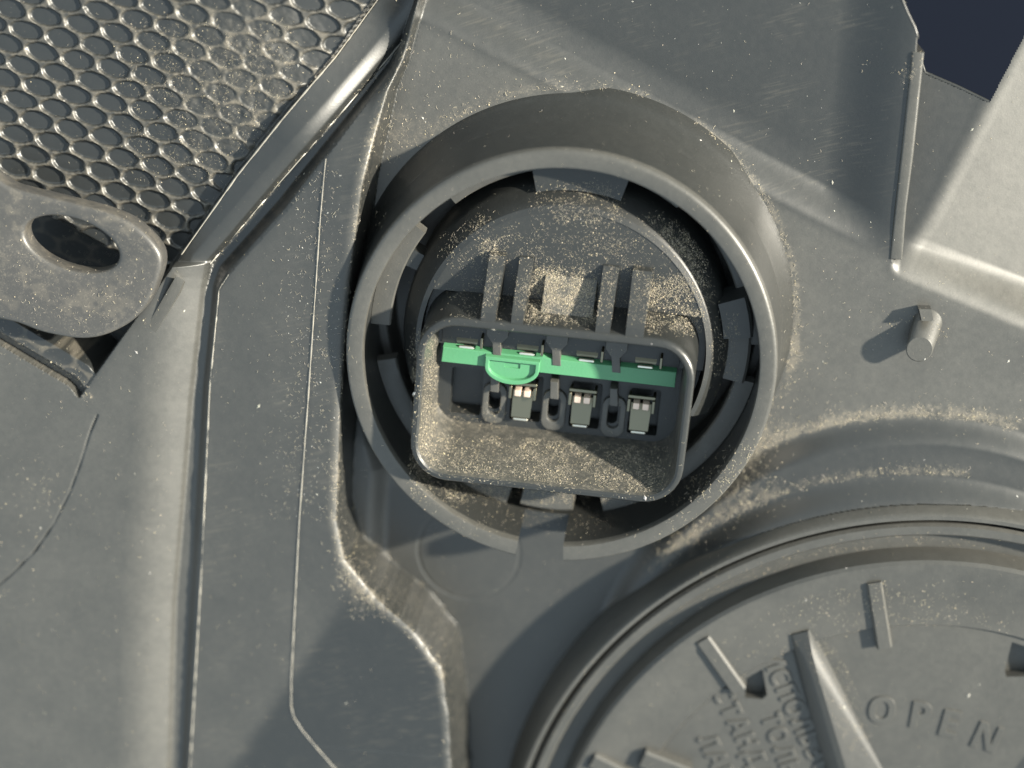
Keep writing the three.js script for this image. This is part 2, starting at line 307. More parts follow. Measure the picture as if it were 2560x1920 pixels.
// ------------------------------------------------------------------ materials
const DUST = [0.3, 0.26, 0.195], FILM = [0.3, 0.285, 0.25], BLACK = [0.0085, 0.0105, 0.011];
function dataTex(a, w, h, srgb, rep = false) { const t = new THREE.DataTexture(a, w, h, THREE.RGBAFormat, THREE.UnsignedByteType); t.magFilter = THREE.LinearFilter; t.minFilter = THREE.LinearMipmapLinearFilter; t.generateMipmaps = true; if (srgb) t.colorSpace = THREE.SRGBColorSpace; if (rep) t.wrapS = t.wrapT = THREE.RepeatWrapping; t.needsUpdate = true; return t; }
const enc = (x) => { x = clamp(x); return 255 * (x <= 0.0031308 ? 12.92 * x : 1.055 * x ** (1 / 2.4) - 0.055); };
const TW = 2048, TH = 1584, UV0 = [-76, -62], UVS = [150, 116];     // planar texture over the back of the lamp
let shellMap, shellRough, shellBump;
{
  const c = new Uint8Array(TW * TH * 4), r = new Uint8Array(TW * TH * 4);
  const sx = UVS[0] / TW, sy = UVS[1] / TH;
  for (let j = 0; j < TH; j++) for (let i = 0; i < TW; i++) {
    const u = UV0[0] + (i + 0.5) * sx, v = UV0[1] + (j + 0.5) * sy, k = (j * TW + i) * 4;
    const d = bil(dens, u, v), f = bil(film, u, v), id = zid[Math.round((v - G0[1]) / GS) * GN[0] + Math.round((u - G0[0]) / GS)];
    const big = fbm(u * 0.22, v * 0.22, 3), mid = vn(u * 1.9, v * 1.9), fine = hash(i, j), g2 = vn(u * 6.5, v * 6.5);
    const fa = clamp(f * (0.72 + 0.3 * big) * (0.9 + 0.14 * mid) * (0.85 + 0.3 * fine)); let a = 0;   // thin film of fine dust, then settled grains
    const cov = 0.75 * d * (0.1 + 1.6 * (0.5 * mid + 0.5 * big));
    a += clamp((cov - (0.45 * g2 + 0.55 * fine) * 0.95) * 2.4) * 0.3;
    if (fine > 0.9988 && g2 > 0.45) a += 0.4;                                              // stray specks
    if (id === 1 || (id === 3 && f < 0.15)) {                                               // wiped plastic: faint rubbing marks
      const s = vn(u * 0.35 + v * 0.9, (v * 0.42 - u * 0.12) * 16);
      a += 0.065 * sst(0.55, 0.95, s) * sst(0.4, 0.7, big);
    }
    if (id === 6) a += 0.22 * hexField(u, v) * (0.25 + 1.1 * mid) * (0.6 + 0.6 * fine) + 0.13 * clamp(clog(u, v)) * mid * (0.3 + fine);
    a = clamp(a);
    const tone = 0.85 + 0.3 * vn(u * 0.8 + 50, v * 0.8);
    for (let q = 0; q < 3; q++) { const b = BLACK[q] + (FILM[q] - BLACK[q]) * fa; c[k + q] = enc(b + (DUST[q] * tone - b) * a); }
    c[k + 3] = 255;
    r[k] = 128 + 40 * (g2 - 0.5) + 120 * (a - 0.2) * fine; r[k + 1] = 255 * clamp((id === 6 ? 0.5 : 0.4) + 0.35 * fa + 0.5 * sst(0.05, 0.5, a) + 0.06 * (mid - 0.5)); r[k + 2] = 0; r[k + 3] = 255;
  }
  shellMap = dataTex(c, TW, TH, true); shellRough = dataTex(r, TW, TH, false);
}
const shellMat = new THREE.MeshPhysicalMaterial({ ior: 1.55, clearcoat: 0.55, clearcoatRoughness: 0.4, map: shellMap, roughnessMap: shellRough, roughness: 1, bumpMap: shellRough, bumpScale: 0.00003, side: THREE.DoubleSide });
function tile(name, f, d, opt = {}) {                                // 24 mm tile of plastic under film f and grains d
  const N = 512, c = new Uint8Array(N * N * 4), r = new Uint8Array(N * N * 4), base = opt.base ?? BLACK, sd = opt.seed ?? 0;
  for (let j = 0; j < N; j++) for (let i = 0; i < N; i++) {
    const k = (j * N + i) * 4, x = i / N, y = j / N, big = 0.6 * vn(x * 5 + sd * 5, y * 5, 5) + 0.4 * vn(x * 11, y * 11 + 11 * sd, 11), mid = vn(x * 44, y * 44, 44), g2 = vn(x * 150, y * 150, 150), fine = hash(i + sd * 977, j);
    const fa = clamp(f * (0.72 + 0.3 * big) * (0.9 + 0.14 * mid) * (0.85 + 0.3 * fine)); let a = 0;
    a += clamp((d * (0.4 + 1.2 * (0.5 * mid + 0.5 * big)) - (0.5 * g2 + 0.5 * fine) * 0.95) * 2) * 0.65;
    if (fine > 0.9988 && g2 > 0.4) a += 0.4;
    if (opt.blot) a += opt.blot * sst(0.5, 0.8, 0.6 * vn(x * 13, y * 13 + 2, 13) + 0.4 * vn(x * 37, y * 37, 37)) * (0.6 + 0.6 * fine);
    a = clamp(a); const tone = 0.85 + 0.3 * vn(x * 20, y * 20, 20);
    for (let q = 0; q < 3; q++) { const b = base[q] + (FILM[q] - base[q]) * fa; c[k + q] = enc(b + (DUST[q] * tone - b) * a); }
    c[k + 3] = 255; r[k] = 128 + 40 * (g2 - 0.5) + 110 * (a - 0.2) * fine; r[k + 1] = 255 * clamp((opt.rough ?? 0.4) + 0.22 * fa + 0.5 * sst(0.05, 0.5, a) + 0.06 * (mid - 0.5)); r[k + 3] = 255;
  }
  const m = dataTex(c, N, N, true, true), q = dataTex(r, N, N, false, true);
  return new THREE.MeshPhysicalMaterial({ name, ior: 1.5, clearcoat: opt.coat ?? 0.35, clearcoatRoughness: 0.35, map: m, roughnessMap: q, roughness: 1, bumpMap: q, bumpScale: 0.00005, side: THREE.DoubleSide });
}
const cleanMat = tile('black plastic', 0.06, 0.01, { seed: 1 });
const ringMat = tile('ring plastic', 0.22, 0.015, { seed: 2, rough: 0.38 });
const capMat = tile('cap plastic', 0.2, 0.015, { seed: 3, rough: 0.42 });
const dustyMat = tile('dusty plastic', 0.05, 0.14, { seed: 4 });
const heavyMat = tile('very dusty plastic', 0.2, 0.42, { seed: 5 });
const earMat = tile('dirty ear', 0.11, 0.3, { seed: 6, blot: 0.12, base: [0.03, 0.03, 0.03] });
const wallMat = tile('dirty wall plastic', 0.05, 0.3, { seed: 11 });
const wellMat = tile('socket plastic', 0.05, 0.02, { seed: 7 });
const rimMat = tile('socket rim plastic', 0.05, 0.02, { seed: 8, rough: 0.33 });
const seamMat = tile('seam', 0.9, 0.5, { seed: 9 });  // pale colour stands for light caught by the thin edges
const greenMat = tile('green plastic', 0.1, 0.08, { seed: 12, base: [0.055, 0.245, 0.11], rough: 0.4 });
const tinMat = new THREE.MeshStandardMaterial({ color: new THREE.Color().setRGB(0.24, 0.225, 0.165), metalness: 1, roughness: 0.34 });
const glintMat = new THREE.MeshStandardMaterial({ color: new THREE.Color().setRGB(0.9, 0.86, 0.74), metalness: 1, roughness: 0.38 });  // bright metal standing in for the glint on the contact edges
const copperMat = new THREE.MeshStandardMaterial({ color: new THREE.Color().setRGB(0.85, 0.66, 0.54), metalness: 0.6, roughness: 0.45 });

// ------------------------------------------------------------------ ground far below, seen in the top right corner
{
  const g = new THREE.PlaneGeometry(3, 3); g.rotateX(-Math.PI / 2);
  const m = new THREE.Mesh(g, new THREE.MeshPhysicalMaterial({ color: new THREE.Color().setRGB(0.006, 0.0085, 0.016), roughness: 1, specularIntensity: 0.2 }));
  m.name = 'ground'; m.userData = { kind: 'structure' }; m.position.y = -0.07; m.receiveShadow = true; scene.add(m);
}

// ------------------------------------------------------------------ the lamp housing
const housing = thing('headlight_housing', 'dusty black plastic back of a headlight with a round collar and moulded ribs', 'headlight');
{
  const S = 0.15, nu = Math.round(150 / S), nv = Math.round(116 / S), pos = new Float32Array((nu + 1) * (nv + 1) * 3), id = new Uint8Array((nu + 1) * (nv + 1)), uvA = new Float32Array((nu + 1) * (nv + 1) * 2);
  for (let j = 0; j <= nv; j++) for (let i = 0; i <= nu; i++) {
    const u = UV0[0] + i * S, v = UV0[1] + j * S, k = j * (nu + 1) + i;
    pos[3 * k] = u; pos[3 * k + 1] = H(u, v); pos[3 * k + 2] = -v; id[k] = zone.id;
    if ((zone.id === 1 || zone.id === 2) && v > 10 && u > 30 && inSil(u, v)) id[k] = 255;
    uvA[2 * k] = (u - UV0[0]) / UVS[0]; uvA[2 * k + 1] = (v - UV0[1]) / UVS[1];
  }
  // smooth normals over the whole sheet so that parts meet without seams
  const nor = new Float32Array(pos.length), w = nu + 1;
  for (let j = 0; j <= nv; j++) for (let i = 0; i <= nu; i++) {
    const k = j * w + i, l = j * w + Math.max(0, i - 1), r = j * w + Math.min(nu, i + 1), b = Math.max(0, j - 1) * w + i, t = Math.min(nv, j + 1) * w + i;
    const dx = (pos[3 * r + 1] - pos[3 * l + 1]) / (pos[3 * r] - pos[3 * l]), dv = (pos[3 * t + 1] - pos[3 * b + 1]) / -(pos[3 * t + 2] - pos[3 * b + 2]);
    const q = Math.hypot(dx, dv, 1); nor[3 * k] = -dx / q; nor[3 * k + 1] = 1 / q; nor[3 * k + 2] = dv / q;
  }
  const lists = ZONES.map(() => []);
  for (let j = 0; j < nv; j++) for (let i = 0; i < nu; i++) {
    const a = j * w + i, b = a + 1, c = a + w, d = c + 1;
    if (id[a] === 255 || id[b] === 255 || id[c] === 255 || id[d] === 255) continue;
    lists[id[a]].push(a, b, c, b, d, c);
  }
  const names = { upper_panel: 'dark wiped panel with fine scratches beside the round collar', honeycomb_panel: 'dirt-clogged honeycomb grid of oval cells' };
  lists.forEach((l, z) => {
    if (!l.length) return;
    const map = new Map(), p = [], n = [], t = [], ix = l.map((k) => { let m = map.get(k); if (m === undefined) { m = map.size; map.set(k, m); p.push(pos[3 * k], pos[3 * k + 1], pos[3 * k + 2]); n.push(nor[3 * k], nor[3 * k + 1], nor[3 * k + 2]); if (z === 8) t.push((pos[3 * k] + pos[3 * k + 2]) / 24, pos[3 * k + 1] / 24); else t.push(uvA[2 * k], uvA[2 * k + 1]); } return m; });
    const g = new THREE.BufferGeometry(); g.setAttribute('position', new THREE.Float32BufferAttribute(p, 3)); g.setAttribute('normal', new THREE.Float32BufferAttribute(n, 3)); g.setAttribute('uv', new THREE.Float32BufferAttribute(t, 2)); g.setIndex(ix);
    part(housing, ZONES[z], g, z === 8 ? wallMat : shellMat, names[ZONES[z]]);
  });
}
function inSil(u, v) { return inPoly([...SIL, [SIL[SIL.length - 1][0], 200], [SIL[0][0], 200]], u, v); }
// round collar: full lower part, upper part with the notch at its foot
{
  const rOut = (h) => 26.15 + (R_RIM - 26.15) * ((h - 7) / (H_RIM - 7)), sl = (g) => g.applyMatrix4(new THREE.Matrix4().makeTranslation(RC[0], 0, -RC[1]).multiply(slant()));
  const low = revolve([[24, -3], [27.4, -3], [27.3, 0], [27.05, 0.9], [26.8, 2.2], [26.5, 4], [26.35, 5.5], [rOut(7), 7], [23.7, 7]], 0, 0, 0, 360, 200);
  const mid = revolve([[23.7, 7], [rOut(7), 7], [rOut(15.6), 15.6], [23.6, 15.6]], 0, 0, -88.5, 258, 200);
  const up = revolve([[23.6, 15.6], [rOut(15.6), 15.6], [R_RIM + 0.03, H_RIM - 0.8], [R_RIM - 0.08, H_RIM - 0.3], [R_RIM - 0.27, H_RIM - 0.06], [R_RIM - 0.5, H_RIM], [23.95, H_RIM], [23.72, H_RIM - 0.12], [23.6, H_RIM - 0.5]], 0, 0, -88.5, 258, 200);
  part(housing, 'collar', mergeGeometries([crease(sl(low), 0.5), crease(sl(mid), 0.5)]), cleanMat);
  part(housing, 'collar_rim', crease(sl(up), 0.5), ringMat);
  const fl = (a, b, h = 7) => part(housing, 'bayonet_flange', crease(sl(revolve([[21.2, h - 2], [23.75, h - 2], [23.62, h - 0.02], [21.4, h], [21.2, h - 0.2]], 0, 0, a, b, 30)), 0.5), ringMat);
  fl(52, 128, 9.5); fl(142, 176, 9.5); fl(190, 252); fl(-78, -14); fl(-2, 40);
}
// collar round the cap
part(housing, 'cap_collar', crease(revolve(cr([[51.9, 6], [54.6, 4], [53.9, 8.5], [53.3, 11.2], [52.9, 11.6], [52.45, 11.6], [52.3, 11.2]]), ...CC, 60, 215, 240), 0.7), ringMat);
// parting lines: thin flash left by the mould, coloured pale for the light it catches
const onShell = (pts, lift = 0.02) => pts.map(([u, v]) => [u, v, H(u, v) + lift]);
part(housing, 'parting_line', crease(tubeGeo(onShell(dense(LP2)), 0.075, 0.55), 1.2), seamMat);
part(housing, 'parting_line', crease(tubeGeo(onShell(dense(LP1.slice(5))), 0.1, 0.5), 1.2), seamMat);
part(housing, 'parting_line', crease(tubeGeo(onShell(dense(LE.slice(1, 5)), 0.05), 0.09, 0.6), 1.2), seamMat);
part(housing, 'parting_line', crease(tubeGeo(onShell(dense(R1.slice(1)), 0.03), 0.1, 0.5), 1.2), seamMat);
// small peg with its rib on the rear panel
{
  const b = P(2322, 800, 0), t = P(2299, 873, 2.8);
  const pts = []; for (let i = 0; i < 28; i++) { const a = i / 28 * Math.PI * 2, c = Math.cos(a), s = Math.sin(a); pts.push([b[0] + 1.85 * c, b[1] + 1.85 * s, -0.5], [t[0] + 1.62 * c, t[1] + 1.62 * s, 2.7], [t[0] + 1.5 * c, t[1] + 1.5 * s, 2.8]); }
  part(housing, 'peg', crease(hull(pts), 0.6), ringMat);
  const r = P(2313, 772, 1.6), e = P(2318, 800, 2);
  part(housing, 'rib', crease(hull([[r[0] - 0.8, r[1], -0.5], [r[0] + 0.8, r[1], -0.5], [r[0] - 0.72, r[1] - 0.05, 1.6], [r[0] + 0.72, r[1] - 0.05, 1.6], [e[0] - 0.75, e[1], -0.5], [e[0] + 0.75, e[1], -0.5], [e[0] - 0.7, e[1], 2.4], [e[0] + 0.7, e[1], 2.4]]), 0.3), ringMat);
}
{
  const edge = dense(SIL.slice(1, 8), 0.5).map(([u, v]) => [u, v, H(u, v) - 0.22]);
  part(housing, 'panel_edge', crease(tubeGeo(edge, 0.24, 0, 8), 1.2), cleanMat);
}
// wall between the two upper panels, rounded at its foot
{
  const top = PS([[2240, 650], [2252, 520], [2269, 380], [2296, 130]], 0.2), out = [];
  const wd = [0.75, 0.7, 0.75, 0.7];
  for (let i = 0; i < top.length; i++) out.push([top[i][0] + wd[i], top[i][1]]);
  for (let i = top.length - 1; i >= 0; i--) out.push([top[i][0] - wd[i], top[i][1]]);
  part(housing, 'rib', crease(slab(out.reverse(), -13, 0.2, [], 0.3), 0.9), ringMat);
}
// blade beside the mounting ear
{
  const q = (x, y, h) => [...P(x, y, h), h];
  part(housing, 'blade', crease(hull([q(408, 770, 9), q(446, 735, 9), q(440, 690, 9), q(460, 700, 8.7), q(222, 1068, 8.3), q(280, 1022, 8.3), [...P(400, 790, 4), 4], [...P(470, 720, 4), 4], [...P(240, 1050, 4), 4], [...P(300, 1010, 4), 4]]), 0.5), ringMat);
}
// mounting ear with its screw hole
{
  const o = PS([[-80, 430], [30, 470], [149, 500], [270, 532], [345, 570], [402, 640], [388, 720], [345, 790], [280, 832], [215, 848], [140, 840], [60, 815], [-80, 740]], 12.5);
  const sm = new THREE.CatmullRomCurve3(o.map(([a, b]) => new THREE.Vector3(a, b, 0)), true, 'catmullrom', 0.5).getPoints(90).map((p) => [p.x, p.y]).reverse();
  const c = P(178, 612, 12.5), e = P(305, 652, 12.5), ax = Math.hypot(e[0] - c[0], e[1] - c[1]), an = Math.atan2(e[1] - c[1], e[0] - c[0]);
  const el = (ka, kb) => Array.from({ length: 48 }, (_, i) => { const t = i / 48 * Math.PI * 2, x = ka * Math.cos(t), y = kb * Math.sin(t); return [c[0] + x * Math.cos(an) - y * Math.sin(an), c[1] + x * Math.sin(an) + y * Math.cos(an)]; });
  part(housing, 'mounting_ear', crease(slab(sm, 9.2, 12.5, [el(ax * 0.92, 3.1)], 0.6), 0.7), earMat, 'dirty mounting ear with an oval screw hole');
}

// ------------------------------------------------------------------ the round service cap at the lower right
const cap = thing('service_cap', 'large round grey plastic cap with raised lettering and ribs, lower right', 'cap');
{
  const disc = revolve(cr([[0.01, 9], [51.7, 9], [51.75, 10.7], [51.4, 11.1], [50.4, 11.1], [50.15, 10.8], [50.0, 8.9], [47.9, 9.0], [47.2, 11.6], [46.8, 12], [45.2, 12], [44.6, 11.75], [38.7, 11.7], [38.45, 11.2], [38.4, 9.4], [0.01, 9.4]]), ...CC, 60, 215, 260);
  part(cap, 'cap_disc', crease(disc, 0.5), capMat);
  {
    const arc = Array.from({ length: 120 }, (_, i) => { const a = (60 + 155 * i / 119) * Math.PI / 180; return [CC[0] + 39.24 * Math.cos(a), CC[1] + 39.24 * Math.sin(a)]; });
    const hole = (l) => PS(l, 6.2).map(([u, v]) => { const d = Math.hypot(u - CC[0], v - CC[1]), k = Math.min(1, 38.6 / d); return [CC[0] + (u - CC[0]) * k, CC[1] + (v - CC[1]) * k]; });
    part(cap, 'cap_plate', crease(slab([CC, ...arc], 4.6, 6.2, [hole([[1848, 1672], [1880, 1650], [1903, 1668], [1918, 1738], [1905, 1748], [1862, 1744]]), hole([[2512, 1675], [2530, 1605], [2590, 1625], [2600, 1690], [2515, 1692]])]), 0.4), capMat);
  }
  const seal = revolve(cr([[51.85, 8], [52.2, 8], [52.2, 9.2], [51.85, 9.2]]), ...CC, 60, 215, 160);
  part(cap, 'seal', crease(seal, 0.5), cleanMat);
  const q = (x, y, h) => [...P(x, y, h), h];
  const barRib = (a, b, w, h) => { const A = P(...a, h), B = P(...b, h), d = Math.hypot(B[0] - A[0], B[1] - A[1]), nx = -(B[1] - A[1]) / d * w / 2, ny = (B[0] - A[0]) / d * w / 2, pts = []; for (const [p, z, k] of [[A, 6, 1.12], [B, 6, 1.12], [A, h - 0.3, 1], [B, h - 0.3, 1], [A, h, 0.75], [B, h, 0.75]]) pts.push([p[0] + nx * k, p[1] + ny * k, z], [p[0] - nx * k, p[1] - ny * k, z]); part(cap, 'rib', crease(hull(pts), 0.5), capMat); };
  barRib([2186, 1458], [2212, 1622], 1.9, 7.3);
  barRib([1757, 1602], [1848, 1730], 2.0, 7.3);
  barRib([1606, 1900], [1720, 1945], 2.6, 7.8);
    barRib([1480, 1905], [1590, 1960], 2.2, 7.6);
  part(cap, 'handle', crease(hull([q(1966, 1580, 6.0), q(2030, 1566, 6.0), q(2082, 2010, 6.0), q(2248, 2000, 6.0), q(1980, 1588, 7.0), q(2020, 1578, 7.1), q(2010, 1640, 7.6), q(2030, 1632, 7.7), q(2030, 1690, 7.9), q(2044, 1686, 7.9), q(2124, 2010, 8.0), q(2140, 2005, 8.0)]), 0.35), cleanMat, 'tall dusty grip of the cap');
  const font = await new FontLoader().loadAsync('fonts/droid/droid_sans_bold.typeface.json');
  const word = (s, x, y, dx, dy, px, hgt, rotPer = 0) => {            // letters along a line in the photograph, each a piece of its own
    const A = P(x, y, 6.2), B = P(x + dx, y + dy, 6.2); let an = Math.atan2(B[1] - A[1], B[0] - A[0]), cx = A[0], cy = A[1];
    for (const ch of s) {
      const g = new TextGeometry(ch, { font, size: px, depth: hgt, curveSegments: 4, bevelEnabled: true, bevelSize: 0.05, bevelThickness: 0.06, bevelSegments: 1 });
      g.computeBoundingBox(); const adv = (g.boundingBox.max.x - g.boundingBox.min.x) + px * 0.13; g.translate(-g.boundingBox.min.x, 0, 0);
      g.rotateX(-Math.PI / 2); g.rotateY(an); g.translate(cx, 6.22, -cy);
      part(cap, 'letter', crease(g, 0.4), capMat);
      cx += adv * Math.cos(an); cy += adv * Math.sin(an); an += rotPer;
    }
  };
  const letter = (ch, x, y, rot, px, hgt) => word(ch, x, y, Math.cos(rot) * 10, Math.sin(rot) * 10, px, hgt);
  letter('O', 2166, 1802, 0.12, 3.7, 0.12); letter('P', 2272, 1816, 0.12, 3.7, 0.12); letter('E', 2344, 1835, 0.2, 3.7, 0.12); letter('N', 2424, 1862, 0.32, 3.7, 0.12);
  word('ИСПОЛЬЗОВАТЬ', 1904, 1642, 62, 140, 2.5, 0.13, 0.004);
  word('ТОЛЬКО', 1902, 1790, 52, 140, 2.5, 0.13, 0.004);
  word('СТАНДАРТНЫЕ', 1780, 1730, 66, 134, 2.5, 0.13, 0.004);
  word('ЛАМПЫ', 1742, 1845, 66, 134, 2.5, 0.13, 0.004);
}

// ------------------------------------------------------------------ the connector socket inside the collar
const socket = thing('connector_socket', 'black rectangular multi-pin connector socket with a green bar, inside the round collar', 'connector');
const SA = -4.9 * Math.PI / 180, SC = [6.53, 4.98];
socket.position.set(SC[0] * M, 0, -SC[1] * M); socket.rotation.y = SA;
const toL = (u, v) => { const x = u - SC[0], y = v - SC[1]; return [x * Math.cos(-SA) - y * Math.sin(-SA), x * Math.sin(-SA) + y * Math.cos(-SA)]; };
const LU = SU * Math.cos(SA) + SV * Math.sin(SA), LV = -SU * Math.sin(SA) + SV * Math.cos(SA), SLANT = slant(LU, LV);
const PL = (x, y, h) => { const p = P(x, y, h * SK); return toL(p[0] - SU * h * SK, p[1] - SV * h * SK); };
const partS = (o, name, g, m, label) => part(o, name, g.applyMatrix4(SLANT), m, label);
const H_BOX = 22, H_FLOOR = 7;
{
  const c0 = toL(...RC);
  // round body with a sloping, dusty shoulder; open in the middle where the box goes through
  const W = 32.8, D = 20.4, OY = 0.25;
    partS(socket, 'body', crease(mergeGeometries([revolve([[18, 1], [19.7, 1], [19.7, 8.6], [19.4, 9.5], [17.8, 12.3], [17.2, 12.7], [16.9, 9]], ...c0, -22, 202, 100), revolve([[18, 1], [19.7, 1], [19.7, 8.6], [19.4, 9.5], [17.8, 12.3], [17.2, 12.7], [16.9, 9]], ...c0, 240, 300, 40)].map((g) => g.toNonIndexed())), 0.45), dustyMat);
  const circ = Array.from({ length: 72 }, (_, i) => [c0[0] + 17.4 * Math.cos(i / 72 * 6.28319), c0[1] + 17.4 * Math.sin(i / 72 * 6.28319)]);
  partS(socket, 'top_face', crease(mergeGeometries([slab(circ.filter(([a, b]) => b > 9.9), 10.3, 12.5), slab(circ.filter(([a, b]) => b > 2), 6, 10.4)]), 0.4), dustyMat);
  const tab = (a0, a1, r0, r1, h0, h1, m) => partS(socket, 'locking_tab', crease(revolve([[r0, h0], [r1, h0], [r1, h1 - 0.3], [r1 - 0.3, h1], [r0, h1]], ...c0, a0, a1, 16), 0.5), m);
  tab(70 + 4.9, 100 + 4.9, 19.2, 22.8, 5.5, 11.2, dustyMat);
  tab(4 + 4.9, 17 + 4.9, 19.2, 22.7, 5.5, 11, dustyMat);
  tab(-14 + 4.9, 2 + 4.9, 19.2, 22.4, 5, 8, ringMat);
  tab(150 + 4.9, 156 + 4.9, 19.2, 22.9, 5, 8.2, rimMat);
  tab(-104 + 4.9, -87 + 4.9, 19.2, 22.6, 4, 8.6, ringMat);
  // box wall: rounded rectangle with drafted sides and a rolled rim
  const ring = (w, d, r, h) => roundRect(0, OY, w, d, r, 8).map(([a, b]) => [a, b, h]);
  const rings = [ring(W + 0.3, D + 0.3, 4.9, 6), ring(W, D, 4.7, H_BOX - 2), ring(W, D, 4.7, H_BOX - 0.35), ring(W - 0.5, D - 0.5, 4.5, H_BOX - 0.02), ring(W - 1.3, D - 1.2, 4.0, H_BOX), ring(W - 1.8, D - 1.6, 3.8, H_BOX - 0.3), ring(W - 3.0, D - 3.2, 3.0, 10.5), ring(W - 3.4, D - 3.6, 2.8, H_FLOOR - 3)];
  const outer = ringsGeo(rings.slice(0, 6)), inner = ringsGeo(rings.slice(5));
  partS(socket, 'shroud', crease(outer, 0.9), rimMat);
  partS(socket, 'shroud_lining', crease(inner, 0.9), heavyMat, 'dust-caked inside walls of the connector');
  // floor with its openings
  const rect = (x0, y0, x1, y1, r = 0.3) => { const a = PL(x0, y1, H_FLOOR), b = PL(x1, y0, H_FLOOR); return roundRect((a[0] + b[0]) / 2, (a[1] + b[1]) / 2, Math.abs(b[0] - a[0]), Math.abs(b[1] - a[1]), r, 3).reverse(); };
  const tx = [1168, 1318, 1466, 1612];                                // the four columns
  const cav = [];
  const S7 = (x) => (x - 1168) * 0.117;                               // rows follow the tilt of the box
  for (let i = 0; i < 4; i++) { cav.push(rect(tx[i] - 52, 806 + S7(tx[i]), tx[i] + 48, 893 + S7(tx[i]))); cav.push(rect(tx[i] - 46, 925 + S7(tx[i]), tx[i] + 42, 1030 + S7(tx[i]))); }
  const slots = [[1237, 990], [1382, 1008], [1530, 1026]].map(([x, y]) => { const p = PL(x, y, H_FLOOR); return roundRect(p[0], p[1], 1.5, 3.4, 0.7, 5).reverse(); });
  const fo = roundRect(0, OY, W - 3.1, D - 3.3, 2.8, 8);
  partS(socket, 'floor', crease(slab(fo, H_FLOOR - 3, H_FLOOR, [...cav, ...slots]), 0.4), wellMat);
  partS(socket, 'back_plate', crease(slab(fo, H_FLOOR - 6, H_FLOOR - 3.6), 0.4), wellMat);
  // dividers between the columns
  for (const x of [1243, 1392, 1541]) {
    const y = 832 + S7(x), a = PL(x, y, 12), b = PL(x, y + 55, 12);
    partS(socket, 'divider', crease(slab([[a[0] - 1.3, a[1] + 1.2], [a[0] - 1.3, a[1] + 0.1], [a[0] - 0.5, a[1] - 0.9], [b[0] - 0.5, b[1]], [b[0] + 0.5, b[1]], [a[0] + 0.5, a[1] - 0.9], [a[0] + 1.3, a[1] + 0.1], [a[0] + 1.3, a[1] + 1.2]], H_FLOOR, 12.2, [], 0.1), 0.4), ringMat);
    const c = PL(x - 6, 968 + S7(x), 9), d = PL(x - 6, 925 + S7(x), 9);
    partS(socket, 'divider', crease(slab([[c[0] - 0.5, c[1]], [c[0] + 0.5, c[1]], [d[0] + 0.45, d[1]], [d[0] - 0.45, d[1]]], H_FLOOR, 9.5, [], 0.08), 0.4), ringMat);
    const e = PL(x - 8, 1000 + S7(x), H_FLOOR + 0.8);
    partS(socket, 'slot_frame', crease(slab(roundRect(e[0], e[1], 2.9, 5.2, 1.2, 5), H_FLOOR + 0.003, H_FLOOR + 0.8, [roundRect(e[0], e[1] + 0.2, 1.5, 3.4, 0.7, 5).reverse()], 0.12), 0.4), ringMat);
  }
  // contacts
  const terminalAt = (x, y, h) => { const t = new THREE.Group(); t.name = 'terminal'; const p = PL(x, y, h); t.position.set((p[0] + LU * h * SK) * M, h * SK * M, -(p[1] + LV * h * SK) * M); socket.add(t); return t; };
  const bx = (w, hh, d, x, y, z, r = 0.1) => new RoundedBoxGeometry(w, hh, d, 2, r).translate(x, y, z);
  for (let i = 1; i < 4; i++) {
    const t = terminalAt(tx[i] - 10, 978 + S7(tx[i]) * 0.95, 7);
    partS(t, 'spring_plate', crease(hull([[-1.25, 1.4, 1.0], [1.25, 1.4, 1.0], [-1.15, -1.55, 2.5], [1.15, -1.55, 2.5], [-1.0, -1.85, 2.2], [1.0, -1.85, 2.2], [-1.25, 1.4, 0.4], [1.25, 1.4, 0.4], [-1, -1.85, -1], [1, -1.85, -1]]), 0.3), tinMat);
    partS(t, 'side_wall', crease(bx(0.35, 3.4, 1.6, -1.5, 1.2, -1.7), 0.5), tinMat); partS(t, 'side_wall', crease(bx(0.35, 3.4, 1.6, 1.5, 1.2, -1.7), 0.5), tinMat);
    partS(t, 'contact_pad', crease(bx(0.8, 2.4, 0.8, -0.58, 1.9, -1.75, 0.12), 0.5), copperMat); partS(t, 'contact_pad', crease(bx(0.8, 2.4, 0.8, 0.58, 1.9, -1.75, 0.12), 0.5), copperMat);
    partS(t, 'contact_glint', crease(bx(1.8, 0.4, 0.35, 0, 2.05, 1.95, 0.15), 0.9), glintMat);  // added bright bar: glint along the plate edge
    partS(t, 'arch', crease(bx(3.4, 0.5, 0.4, 0, 2.4, -2.75, 0.15), 0.5), tinMat);
  }
  for (let i = 0; i < 4; i++) {
    const t = terminalAt(tx[i] + 8, 834 + S7(tx[i]) * 0.95, 8);
    partS(t, 'spring_plate', crease(hull([[-1.5, 2.0, 1.2], [1.3, 2.0, 1.2], [-1.5, 2.0, -1], [1.3, 2.0, -1], [-1.4, 0.1, 3.0], [1.2, 0.1, 3.0], [-1.3, -0.2, 2.9], [1.1, -0.2, 2.9], [-1.3, -0.2, -1], [1.1, -0.2, -1]]), 0.3), tinMat);
    partS(t, 'side_wall', crease(bx(0.3, 5.4, 1.4, 1.75, 1.8, -0.6), 0.5), tinMat);
    partS(t, 'contact_glint', crease(bx(1.9, 0.5, 0.5, -0.1, 3.4, 0.5, 0.2), 0.9), glintMat);  // added bright bar in place of the glint beside the lock
  }
  // the green secondary lock with its loop
  const lock = new THREE.Group(); lock.name = 'lock_bar'; lock.userData.label = 'pale green plastic locking bar'; socket.add(lock);
  const HB_ = 12, a = PL(1104, 886, HB_), b = PL(1689, 950, HB_);
